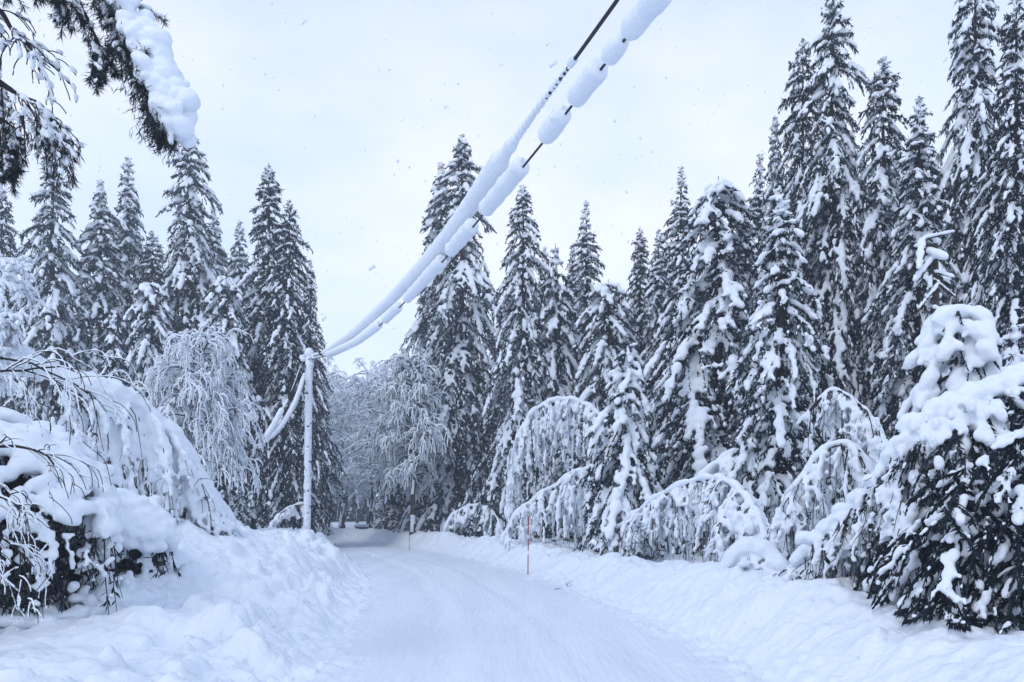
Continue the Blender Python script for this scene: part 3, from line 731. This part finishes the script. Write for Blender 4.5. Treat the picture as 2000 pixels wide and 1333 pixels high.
# ------------------------------------------------------------------ snow-buried bushes on the left
def laden_bush(name, label, cx, cy, cz, rx, ry, rz_, seed, big=.24, small=(.05, .12), voxel=.03, cavity=True, fringe=260, thm=1.15):
    """a dome of boughs pressed down by snow: smooth rolls on top, cauliflower lumps and hanging sprays at the rim, dark hollow below"""
    rng = np.random.default_rng(seed); snw, wood = MB(), MB(); c = Crown(rng, leafn=1, leafsz=.7)
    base = np.array([cx, cy, gz(cx, cy)])
    def surf(th, ph):  # th from the top (0) to the rim
        k = 1 + .10 * np.sin(3 * ph + seed) * np.sin(th) + .07 * np.sin(5 * ph + 2 * th)
        return np.stack([cx + rx * k * np.sin(th) * np.cos(ph), cy + ry * k * np.sin(th) * np.sin(ph), cz + rz_ * np.cos(th)], -1)
    n = 420; th = np.arccos(1 - rng.random(n) * .92); ph = rng.uniform(0, 6.283, n)
    P = surf(th, ph); rb = big * (1.15 - .55 * th / 1.57) * rng.uniform(.7, 1.15, n); P[:, 2] -= rb * .45
    blobs(snw, rng, P, rb, None, (1.35, 1.1, .7), .05, 2)
    # cauliflower lumps
    n = 1500; th = .7 + rng.random(n) ** .8 * thm; ph = rng.uniform(0, 6.283, n)
    P = surf(th, ph) + rng.normal(0, .05, (n, 3)); gate = vnoise(ph * 3.2, th * 3, seed) + .5 * (1.75 - th) > -.2
    blobs(snw, rng, P[gate], rng.uniform(small[0], small[1], gate.sum()) * 1.1, None, (1.2, 1, .9), .12)
    # snow caught on the sprays in front of the hollow and banked up at its foot
    n = 420; a = rng.uniform(0, 6.283, n); k = rng.uniform(.93, 1.05, n); X = cx + rx * k * np.cos(a); Yy = cy + ry * k * np.sin(a); g = ground(X, Yy, False)
    f = rng.random(n) ** 1.6; Zz = g + f * np.maximum(cz - g, .1); kp = (vnoise(a * 4, f * 3, seed + 5) > -.05) | (f < .12)
    blobs(snw, rng, np.stack([X, Yy, Zz], -1)[kp], (rng.uniform(small[0], small[1], n) * (.8 + .9 * (f < .12)))[kp], None, (1.2, 1, .9), .14)
    # hanging sprays
    for k in range(fringe):
        a = rng.uniform(0, 6.283); t0 = rng.uniform(1.0, 1.62)
        p = surf(np.array([t0]), np.array([a]))[0] * 1.0
        room = p[2] - gz(p[0], p[1]); ln = min(rng.uniform(.25, 1.2), room * .98)
        if ln < .1: continue
        v = np.linspace(0, 1, 6)
        o = np.array([math.cos(a), math.sin(a), 0]) * rng.uniform(-.25, .15)
        Q = p + o * v[:, None] + np.stack([0 * v, 0 * v, -ln * v], -1) + np.cumsum(rng.normal(0, .02, (6, 3)), 0)
        tube(wood, Q, np.linspace(.012, .004, 6), 4)
        if rng.random() < .6:
            m = int(ln * rng.uniform(.3, .9) / .04) + 1; w = np.sort(rng.random(m)) * rng.uniform(.4, 1)
            blobs(snw, rng, interp(w, v, Q) + rng.normal(0, .03, (m, 3)), rng.uniform(*small, m) * .42, [0, 0, -1.], (1.2, 1, 1), .15)
        m = 10; w = rng.random(m); c.needles(interp(w, v, Q), rng.normal(0, .5, (m, 3)) + [0, 0, -.9], rng.uniform(.1, .3, m), rng.uniform(.01, .025, m))
    # dark inner boughs
    m = 15000; q = rng.normal(size=(m, 3)); q /= np.linalg.norm(q, axis=1, keepdims=True); q *= rng.uniform(.70, .93, (m, 1))
    q[:, 2] = rng.uniform(-1, .75, m); q[:, :2] *= np.sqrt(np.clip(1 - np.maximum(q[:, 2], 0) ** 2, .1, 1))[:, None]
    C = np.array([cx, cy, cz]) + q * [rx, ry, rz_]; C[:, 2] = np.where(q[:, 2] < 0, cz + q[:, 2] * (cz - ground(C[:, 0], C[:, 1], False)), C[:, 2])
    c.needles(C, rng.normal(0, .6, (m, 3)) + [0, 0, -.6], rng.uniform(.12, .3, m), rng.uniform(.01, .03, m))
    lv = MB(); leaves(lv, rng, np.concatenate(c.LP), np.concatenate(c.LD), np.concatenate(c.LL), np.concatenate(c.LW))
    for k in range(40):
        a = rng.uniform(0, 6.283); t0 = rng.uniform(.3, 1.4); e = surf(np.array([t0]), np.array([a]))[0]; s0 = base + rng.normal(0, .2, 3) * [1, 1, 0]
        mid = (s0 + e) / 2 + [0, 0, .5]; tube(wood, [s0, mid, e - [0, 0, .12]], [.05, .035, .012], 5)
    for mb in (snw, wood, lv): mb.v = [v - base for v in mb.v]
    t = thing(name, label, 'bush', tuple(base))
    child('stems', wood.mesh('stems', M_TWIG), t); child('needles', lv.mesh('needles', M_NEEDLE, False), t)
    child('snow_cover', remesh(snw.mesh('snow_cover', M_SNOWNEAR), voxel, 2, .5), t)
laden_bush('laden_bush', 'great snow-buried bush at the left edge with lumpy cauliflower snow over a dark hollow', -7.7, 10.2, 1.4, 2.5, 2.0, 1.85, 3, big=.23, small=(.05, .12), thm=1.0, voxel=.03)
laden_bush('laden_bush', 'smaller snow-hooded bush with a dark hollow, tucked behind the right of the great buried bush', -6.35, 11.9, 1.2, 1.12, 1.1, .95, 8, big=.19, small=(.04, .10), thm=.72, voxel=.032, fringe=120)
print('bushes', time.time() - T0)

# bare drooping birch in front of the bush at the far left
def bare_birch():
    rng = np.random.default_rng(12); out = []
    specs = [((-60, 700, 7.6), (.9, -.1, .05), 1.15, .014), ((-60, 730, 7.4), (.9, -.15, .1), 1.1, .014), ((-60, 870, 7.0), (.75, -.1, -.1), .8, .018), ((-60, 960, 6.9), (.7, .1, -.1), .75, .015),
             ((-60, 1030, 6.8), (.7, 0, -.1), .65, .013), ((-60, 900, 7.1), (.6, -.2, -.3), .8, .014), ((-60, 1090, 6.7), (.6, .1, .0), .5, .012)]
    for (p, d, L, r) in specs:
        grow(rng, out, at(*p), d, L, r, 0, 2, (.18, .34, .5), (7, 4), .6, 8, .14, .58, floor=.32)
    base = np.array([-5.6, 7.6, gz(-5.6, 7.6)])
    wood, snw = snowy_wood(out, rng, rmin=.0035, load=.0035, lump=.9, sides=5, skip=.35)
    stem = MB(); tube(stem, [base, base + [.1, -.1, 1.2], at(-60, 700, 7.6)], [.06, .05, .03], 7)
    for mb in (wood, snw, stem): mb.v = [v - base for v in mb.v]
    t = thing('bare_birch', 'bare thin-twigged birch drooping into view in front of the snow-buried bush', 'birch', tuple(base))
    child('trunk', stem.mesh('trunk', M_BARK), t); child('twigs', wood.mesh('twigs', M_TWIG), t); child('snow_cover', snw.mesh('snow_cover', M_SNOWNEAR), t)
bare_birch()
def rimed_left():
    rng = np.random.default_rng(14); out = []; Y = 13
    for (p, d, L) in (((-60, 560, Y), (.9, 0, .25), .85), ((-60, 640, Y), (.9, .1, .3), .85), ((-60, 600, Y), (.9, -.2, .1), .8), ((-60, 700, Y), (.9, 0, .25), .7), ((-60, 520, Y), (.8, .1, .1), .7),
                      ((-40, 690, Y), (.8, 0, .6), .6), ((-60, 660, Y), (.9, .1, -.1), .8), ((-60, 720, Y), (.9, 0, .1), .8)):
        grow(rng, out, at(*p), d, L, .02, 0, 2, (.2, .35, .5), (8, 6), .7, 7, .12, .5)
    base = np.array([at(-90, 600, Y)[0], Y, 0]); base[2] = gz(base[0], base[1])
    wood, snw = snowy_wood(out, rng, rmin=.006, load=.034, lump=.5, sides=5, skip=.05)
    stem = MB(); tube(stem, [base, base + [0, 0, 2.5], at(-90, 480, Y)], [.09, .07, .03], 7)
    for mb in (wood, snw, stem): mb.v = [v - base for v in mb.v]
    t = thing('rimed_birch', 'white rimed birch boughs reaching in from the left edge above the buried bush', 'birch', tuple(base))
    child('trunk', stem.mesh('trunk', M_BARK), t); child('twigs', wood.mesh('twigs', M_TWIG), t); child('snow_cover', snw.mesh('snow_cover', M_SNOWNEAR), t)
rimed_left()

# ------------------------------------------------------------------ pine whose boughs hang in at the top left
def pine():
    rng = np.random.default_rng(21); Y = 7.0; X0 = -6.6
    base = np.array([X0, 7.4, gz(X0, 7.4)])
    trunk = MB(); zz = np.linspace(-.2, 9.5, 12); tube(trunk, np.stack([0 * zz, 0 * zz, zz], -1), np.linspace(.2, .08, 12), 10)
    t = thing('pine_tree', 'pine standing outside the left edge, its needle-tufted snowy boughs hanging in at the top corner', 'pine', tuple(base))
    child('trunk', trunk.mesh('trunk', M_BARK), t)
    def bough(pts, limb_r, tw, load, tuft, seed, heavy=None, smooth_r=None):
        rng = np.random.default_rng(seed); P = pline(pts, 30); root = np.array([base[0], base[1], P[0][2] - .4])
        wood, snw, ndl = MB(), MB(), MB(); out = []
        P2 = np.vstack([root, P]); tube(wood, P2, np.linspace(limb_r * 1.6, limb_r * .3, len(P2)), 7)
        T = np.gradient(P, axis=0)
        for k in range(tw[0]):
            i = int(rng.uniform(.12, 1) * 28); d = T[i] / np.linalg.norm(T[i]); s = np.array([d[1], -d[0], 0]) * rng.choice([-1, 1]) + rng.normal(0, .5, 3)
            grow(rng, out, P[i], d * .7 + s * .6 + [0, 0, tw[2]], tw[1] * rng.uniform(.6, 1.2), limb_r * .3, 0, 1, (tw[3], tw[3] * 1.2), (4,), .6, 6, .14, .5)
        w, s = snowy_wood(out, rng, rmin=.005, load=load, lump=.45, sides=5, skip=.15)
        wood.add(np.concatenate(w.v), np.concatenate(w.f))
        big = MB()
        for pts_, rad, lvl in out:
            if rng.random() < .75:
                m = max(2, int(np.linalg.norm(pts_[-1] - pts_[0]) / .04)); ww = np.sort(rng.random(m)) * (len(pts_) - 1)
                keep = np.sin(ww * 2.2 + rng.uniform(0, 6)) > -.4; C = interp(ww[keep], np.arange(len(pts_)), pts_)
                rr = load * rng.uniform(.7, 1.35, len(C)); C[:, 2] += rr * .6; blobs(big, rng, C, rr, pts_[-1] - pts_[0], (1.5, .95, .8), .1)
            # needle tufts along the last part of each twig
            m = int(tuft * (1.5 if lvl else 1)); w_ = rng.uniform(.55, 1, m) * (len(pts_) - 1); C = interp(w_, np.arange(len(pts_)), pts_)
            dd = pts_[-1] - pts_[-2]; dd = dd / (np.linalg.norm(dd) + 1e-9)
            leaves(ndl, rng, C, dd * .9 + rng.normal(0, .55, (m, 3)), rng.uniform(.05, .10, m), rng.uniform(.0022, .004, m))
        if heavy:
            for (hp, hr, m) in heavy:
                H = pline(hp, 30); w_ = np.sort(rng.uniform(0, 29, m)); C = interp(w_, np.arange(30), H)
                rb = hr * rng.uniform(.3, .95, m); C += rng.normal(0, 1, (m, 3)) * hr * [.45, .55, .35]; blobs(big, rng, C, rb, None, (1.15, 1, .85), .06, 2)
            Pn = pline(pts, 30); m = 3600; w_ = rng.uniform(8, 29, m); C = interp(w_, np.arange(30), Pn) + np.stack([-np.abs(rng.normal(0, .10, m)) + .03, rng.normal(0, .1, m), -np.abs(rng.normal(0, .07, m))], -1)
            leaves(ndl, rng, C, rng.normal(0, .5, (m, 3)) + [-.35, 0, -.9], rng.uniform(.06, .11, m), rng.uniform(.003, .0055, m))
        b = child('bough', None or wood_mesh(wood, base), t)
        nm = ndl.mesh('needles', M_PINE, False); nm.transform(__import__('mathutils').Matrix.Translation(-Vector(base))); child('needles', nm, b)
        sm = remesh(big.mesh('snow_cover', M_SNOWNEAR), .0115, 2, .5); sm.transform(__import__('mathutils').Matrix.Translation(-Vector(base))); child('snow_cover', sm, b)
    def wood_mesh(w, o):
        w.v = [v - o for v in w.v]; return w.mesh('bough', M_TWIG)
    bough([(60, -190, Y), (170, -80, Y), (230, -5, Y), (262, 70, Y), (290, 140, Y), (312, 190, Y), (326, 235, Y), (333, 262, Y)], .03, (16, .30, -.2, .3), .03, 40, 1,
          heavy=[([(215, -60, Y), (255, 20, Y), (285, 80, Y), (318, 130, Y), (335, 175, Y), (345, 215, Y), (347, 250, Y)], .12, 200), ([(262, 60, Y - .1), (285, 120, Y - .1), (310, 170, Y - .1), (325, 215, Y - .1)], .09, 60)])
    bough([(-90, -120, Y), (0, -60, Y), (80, -40, Y), (150, -25, Y), (220, -30, Y)], .03, (20, .42, -.25, .35), .028, 30, 2)
    bough([(-120, -30, Y), (-40, 10, Y), (0, 22, Y), (25, 60, Y), (60, 95, Y), (85, 125, Y)], .022, (16, .40, .0, .22), .024, 0, 3)
    bough([(-110, 90, Y), (-40, 130, Y), (5, 165, Y), (45, 190, Y), (80, 205, Y), (102, 238, Y)], .024, (26, .48, -.35, .45), .024, 14, 4)
    bough([(40, -150, Y), (110, -60, Y), (150, 0, Y), (175, 45, Y), (190, 85, Y), (200, 118, Y)], .016, (12, .25, -.3, .3), .024, 36, 5)
    bough([(-130, 170, Y), (-50, 200, Y), (-5, 240, Y), (20, 280, Y), (10, 320, Y)], .018, (16, .35, -.3, .45), .02, 40, 6)
    bough([(100, -160, Y), (170, -70, Y), (215, -10, Y), (235, 60, Y), (245, 110, Y)], .016, (14, .28, -.3, .35), .026, 32, 7)
pine()
print('pine', time.time() - T0)

# ------------------------------------------------------------------ utility pole and snowed-up cables
PY = 38.0
def pole():
    rng = np.random.default_rng(3); b = at(599, 1046, PY); b[2] = gz(b[0], b[1]) - .1; top = at(604, 694, PY); H = top[2] - b[2]
    t = thing('utility_pole', 'wooden utility pole plastered all over with knobbly snow, standing on the left bank', 'utility pole', tuple(b))
    ln = top - b; wood = MB(); tube(wood, [[0, 0, 0], ln * .5, ln], [.16, .14, .12], 12); child('post', wood.mesh('post', M_WOOD), t)
    sn = MB(); m = 2000; w = rng.random(m); a = rng.uniform(0, 6.28, m)
    C = ln[None] * w[:, None] + np.stack([np.cos(a) * .135, np.sin(a) * .135, 0 * a], -1)
    blobs(sn, rng, C, rng.uniform(.035, .075, m), np.stack([-np.sin(a), np.cos(a), 0 * a], -1), (1.5, .8, .8), .15)
    blobs(sn, rng, [ln + [0, 0, .08], ln + [0, 0, .18], ln + [.02, 0, -.45]], [.24, .20, .22], None, (1, 1, .9), .04, 2)
    child('snow_cover', remesh(sn.mesh('snow_cover', M_SNOW), .032, 1), t)
    arm = MB(); e = ln + np.array([.42, -.25, -.12]); l = at(590, 702, PY) - b
    tube(arm, [ln + [-.1, -.1, -.25], e + [0, -.1, -.05]], .025, 6); tube(arm, [ln + [0, .12, -.45], e + [0, .05, -.12]], .02, 6); tube(arm, [ln + [0, 0, -.2], l], .025, 6)
    child('cross_arm', arm.mesh('cross_arm', M_IRON), t)
    for q, r in ((e, .13), (e + [-.1, -.3, -.1], .11), (l, .14)):
        mb = MB(); tube(mb, [q + [0, 0, -.12], q + [0, 0, -.02], q + [0, 0, .08]], [.05, .07, .04], 8); ins = child('insulator', mb.mesh('insulator', M_IRON), t)
        s2 = MB(); blobs(s2, rng, [q + [0, 0, .08], q + [.05, 0, .0]], r, None, (1, 1, .9), .06, 2); child('snow_cover', s2.mesh('snow_cover', M_SNOW), ins)
    return b
pole()
# plan line of the cables: pole to the next pole behind and right of the camera
def wire_pt(px, py):
    a = 4.03; Y = F * a / (px - 1000 + F * .364); return np.array([(px - 1000) * Y / F, Y, EYE + (HORIZON - py) * Y / F])
def path(pix, n=220):
    P = np.array([wire_pt(*p) for p in pix]); s = np.concatenate([[0], np.cumsum(np.linalg.norm(np.diff(P, axis=0), axis=1))])
    from numpy import interp as it
    S = np.linspace(0, s[-1], n); Q = np.stack([it(S, s, P[:, i]) for i in range(3)], -1)
    for _ in range(60): Q[1:-1] = (Q[:-2] + Q[2:] + 2 * Q[1:-1]) / 4
    return Q
up_pix = [(613, 696), (638, 689), (690, 654), (760, 592), (820, 530), (870, 475), (920, 405), (960, 345), (1000, 283), (1040, 225), (1070, 185), (1120, 124), (1160, 62), (1206, 0)]
lo_pix = [(611, 702), (645, 694), (700, 668), (745, 634), (800, 582), (840, 538), (880, 494), (935, 432), (975, 380), (1022, 328), (1055, 288), (1107, 217), (1130, 190), (1180, 130), (1218, 74), (1262, 30), (1300, -20)]
def cable(label, pix, tail, wr, sections, seed):
    rng = np.random.default_rng(seed); Q = path(pix)
    Q = np.vstack([Q, [Q[-1] + (np.array(tail) - Q[-1]) * f for f in (.33, .66, 1)]])
    w = MB(); tube(w, Q, wr, 6); o = child('power_cable', w.mesh('power_cable', M_CABLE)); tag(o, label, 'cable')
    PX = 1000 + F * Q[:, 0] / Q[:, 1]
    for (x0, x1, r0, r1, rag) in sections:
        a0, a1 = np.interp(x0, PX[:-3], np.arange(len(PX) - 3)), np.interp(x1, PX[:-3], np.arange(len(PX) - 3))
        pA = interp(np.array([a0, a1]), np.arange(len(Q)), Q); L = np.linalg.norm(pA[1] - pA[0])
        sm = MB(); m = max(6, int(L / (min(r0, r1) * .30)))
        k = np.linspace(0, 1, m); C = interp(a0 + (a1 - a0) * k, np.arange(len(Q)), Q); D = np.gradient(C, axis=0)
        rr = r0 + (r1 - r0) * k; endr = np.minimum(1, .86 + np.minimum(k, 1 - k) * L / np.maximum(rr, .02) * .4)
        nz_ = 1 + rag * (np.sin(np.cumsum(rng.uniform(.1, .9, m))) * .5 + rng.uniform(-.3, .3, m))
        R_ = rr * endr * nz_
        C[:, 2] += R_ * .32; C[:, :2] += rng.normal(0, rag * .12, (m, 2)) * rr[:, None]
        blobs(sm, rng, C, R_, D, (.5, 1, 1.05), .03 + rag * .05, 2)
        nb = int(L * 45); kk_ = rng.random(nb) * (m - 1); Cb = interp(kk_, np.arange(m), C); Rb_ = np.interp(kk_, np.arange(m), R_)
        od = rng.normal(size=(nb, 3)); od /= np.linalg.norm(od, axis=1, keepdims=True); blobs(sm, rng, Cb - np.gradient(C, axis=0)[0] * 0 + od * (Rb_ * .78)[:, None], Rb_ * rng.uniform(.18, .34, nb), None, (1.2, 1, 1), .15)
        child('snow_sleeve', remesh(sm.mesh('snow_sleeve', M_SNOWNEAR), max(.012, min(r0, r1) * .13), 2, .5), o)
cable('upper power cable with one long thick snow sleeve, bare near the top of the photo', up_pix, (4.4, -6, 8.6), .024,
      [(632, 980, .10, .15, .06), (980, 1004, .105, .08, .2), (1005, 1085, .055, .035, .5), (1083, 1112, .035, .03, .6), (1112, 1122, .04, .065, .25), (1126, 1150, .022, .02, .5)], 1)
cable('lower power cable strung with separate fat sausages of snow', lo_pix, (4.9, -6, 8.6), .016,
      [(640, 740, .13, .11, .1), (752, 779, .11, .11, .15), (795, 862, .11, .12, .1), (880, 922, .12, .13, .1), (949, 1019, .125, .13, .12), (1066, 1101, .12, .125, .12), (1125, 1169, .125, .13, .12),
       (1188, 1214, .10, .11, .14), (1230, 1320, .12, .14, .12)], 2)
def left_cable(label, pts, wr, secs, seed):
    rng = np.random.default_rng(seed); Q = pline(pts, 80); w = MB(); tube(w, Q, wr, 6); o = child('power_cable', w.mesh('power_cable', M_CABLE)); tag(o, label, 'cable')
    for (a, b, r0, r1) in secs:
        sm = MB(); m = 70; k = np.linspace(0, 1, m); C = interp((a + (b - a) * k) * 79, np.arange(80), Q); rr = (r0 + (r1 - r0) * k) * np.minimum(1, .5 + np.minimum(k, 1 - k) * 6)
        C[:, 2] += rr * .3; blobs(sm, rng, C, rr, np.gradient(C, axis=0), (1, 1, 1), .05, 1); child('snow_sleeve', remesh(sm.mesh('snow_sleeve', M_SNOW), .028, 3), o)
left_cable('snow-thick cable running down left from the pole, nearest to the pole', [(600, 702, 38), (592, 740, 37.6), (577, 785, 37.3), (555, 825, 37), (530, 853, 36.8), (503, 870, 36.6), (440, 895, 36.2)], .014, [(.13, .72, .12, .15), (.70, .86, .14, .04)], 4)
left_cable('thin beaded cable running down left from the pole beside the snow-thick one', [(590, 705, 38), (578, 740, 37.5), (564, 775, 37.2), (549, 805, 36.9), (528, 842, 36.7), (505, 866, 36.5), (440, 890, 36.1)], .014, [(.05, .3, .035, .03), (.36, .46, .07, .06), (.47, .75, .15, .14)], 5)

# ------------------------------------------------------------------ marker sticks, log, twig
def stick(px, pyb, pyt, Y, label):
    b = at(px, pyb, Y); b[2] = min(b[2], gz(b[0], b[1])); h = (EYE + (HORIZON - pyt) * Y / F) - b[2]
    t = thing('marker_stick', label, 'road marker', tuple(b), 0, 'snow marker sticks along the road')
    m = MB(); tube(m, [[0, 0, -.1], [.01, 0, h * .5], [.02, 0, h]], .014, 8); child('rod', m.mesh('rod', M_RED), t)
    for f0, f1 in ((.34, .42), (.62, .68)):
        m = MB(); tube(m, [[.01 * f0 * 2, 0, h * f0], [.01 * f1 * 2, 0, h * f1]], .017, 8); child('reflector_band', m.mesh('reflector_band', M_WHITEP), t)
stick(1031, 1097, 1008, 23, 'taller red and white marker stick in the right berm in front of the birch arches')
stick(799, 1062, 1036, 40, 'red marker stick at the foot of the rimed roadside tree')
def log():
    rng = np.random.default_rng(6); p, q = at(696, 1028, 66), at(730, 1024, 64); p[2] = gz(p[0], p[1]) + .35; q[2] = gz(q[0], q[1]) + .4
    m = MB(); tube(m, [p, (p + q) / 2, q], [.17, .15, .12], 9); s_ = MB(); k = np.linspace(0, 1, 24)[:, None]; blobs(s_, rng, p + (q - p) * k + [0, 0, .10], .21, q - p, (1.2, 1, .8), .1)
    for mb in (m, s_): mb.v = [v - p for v in mb.v]
    t = thing('fallen_log', 'snow-topped fallen log lying beyond the road bend', 'log', tuple(p)); child('trunk', m.mesh('trunk', M_BARK), t); child('snow_cover', remesh(s_.mesh('snow_cover', M_SNOW), .05, 2), t)
log()
def twiglet(px, py, Y, label, seed, L=.35):
    rng = np.random.default_rng(seed); out = []; g = atg(px, Y)
    for k in range(4): grow(rng, out, (0, 0, -.03), (rng.uniform(-1, 1), rng.uniform(-1, 1), .7), L * rng.uniform(.7, 1.2), .007, 0, 1, (.25, .3), (4,), .7, 5, .2, .5)
    w = MB()
    for pts, rad, lvl in out: tube(w, pts, np.maximum(rad, .004), 4)
    t = child('twig', w.mesh('twig', M_TWIG)); t.location = tuple(g); tag(t, label, 'twig')
twiglet(1108, 1100, 18.6, 'bare dark twig poking out of the right berm, right of the nearer marker stick', 3)
twiglet(628, 1045, 36, 'dark bare brushwood sticking out of the bank right beside the pole foot', 4, .9)

# falling snow: thousands of loose flakes all through the air
def flakes():
    rng = np.random.default_rng(99); n = 9000; Y = rng.uniform(1.6, 34, n) ; X = rng.uniform(-1, 1, n) * (Y * .75 + 2); Z = rng.uniform(.3, 1.7 + Y * .72 + 1, n)
    mb = MB(); r = (.0018 + .006 * rng.random(n) ** 3) * (1 + .05 * Y)
    blobs_(mb, rng, np.stack([X, Y, Z], -1), r)
    o = child('falling_snow', mb.mesh('falling_snow', M_SNOW)); o['kind'] = 'stuff'; o['label'] = 'loose snowflakes drifting through the air'
def blobs_(mb, rng, c, r):
    V = np.array([[1, 0, 0], [-1, 0, 0], [0, 1, 0], [0, -1, 0], [0, 0, 1.6], [0, 0, -1.6]]); Fc = np.array([[0, 2, 4], [2, 1, 4], [1, 3, 4], [3, 0, 4], [2, 0, 5], [1, 2, 5], [3, 1, 5], [0, 3, 5]])
    n = len(c); P = V[None] * r[:, None, None] * rng.uniform(.6, 1.4, (n, 6, 1)); P[..., 0] += P[..., 2] * rng.uniform(-.5, .9, (n, 1))
    mb.add((P + c[:, None]).reshape(-1, 3), (Fc[None] + (np.arange(n) * 6)[:, None, None]).reshape(-1, 3))
flakes()

# ------------------------------------------------------------------ snowy air
def haze(density=.0017):
    x0, x1, y0, y1, z0, z1 = -230, 230, -20, 290, -6, 40
    v = [(x, y, z) for z in (z0, z1) for y in (y0, y1) for x in (x0, x1)]
    q = [(0, 2, 3, 1), (4, 5, 7, 6), (0, 1, 5, 4), (1, 3, 7, 5), (3, 2, 6, 7), (2, 0, 4, 6)]
    me = bpy.data.meshes.new('haze'); me.from_pydata(v, [], q); me.update()
    m = bpy.data.materials.new('snowy_air'); m.use_nodes = True; t = m.node_tree; t.nodes.clear()
    o_ = t.nodes.new('ShaderNodeOutputMaterial'); pv = t.nodes.new('ShaderNodeVolumePrincipled')
    pv.inputs['Color'].default_value = (.86, .92, 1, 1); pv.inputs['Density'].default_value = density; pv.inputs['Anisotropy'].default_value = 0.2
    t.links.new(pv.outputs[0], o_.inputs['Volume']); me.materials.append(m)
    h = child('haze', me); h['kind'] = 'stuff'; h['label'] = 'thin snowy haze filling the air'
haze()
print('all', time.time() - T0)
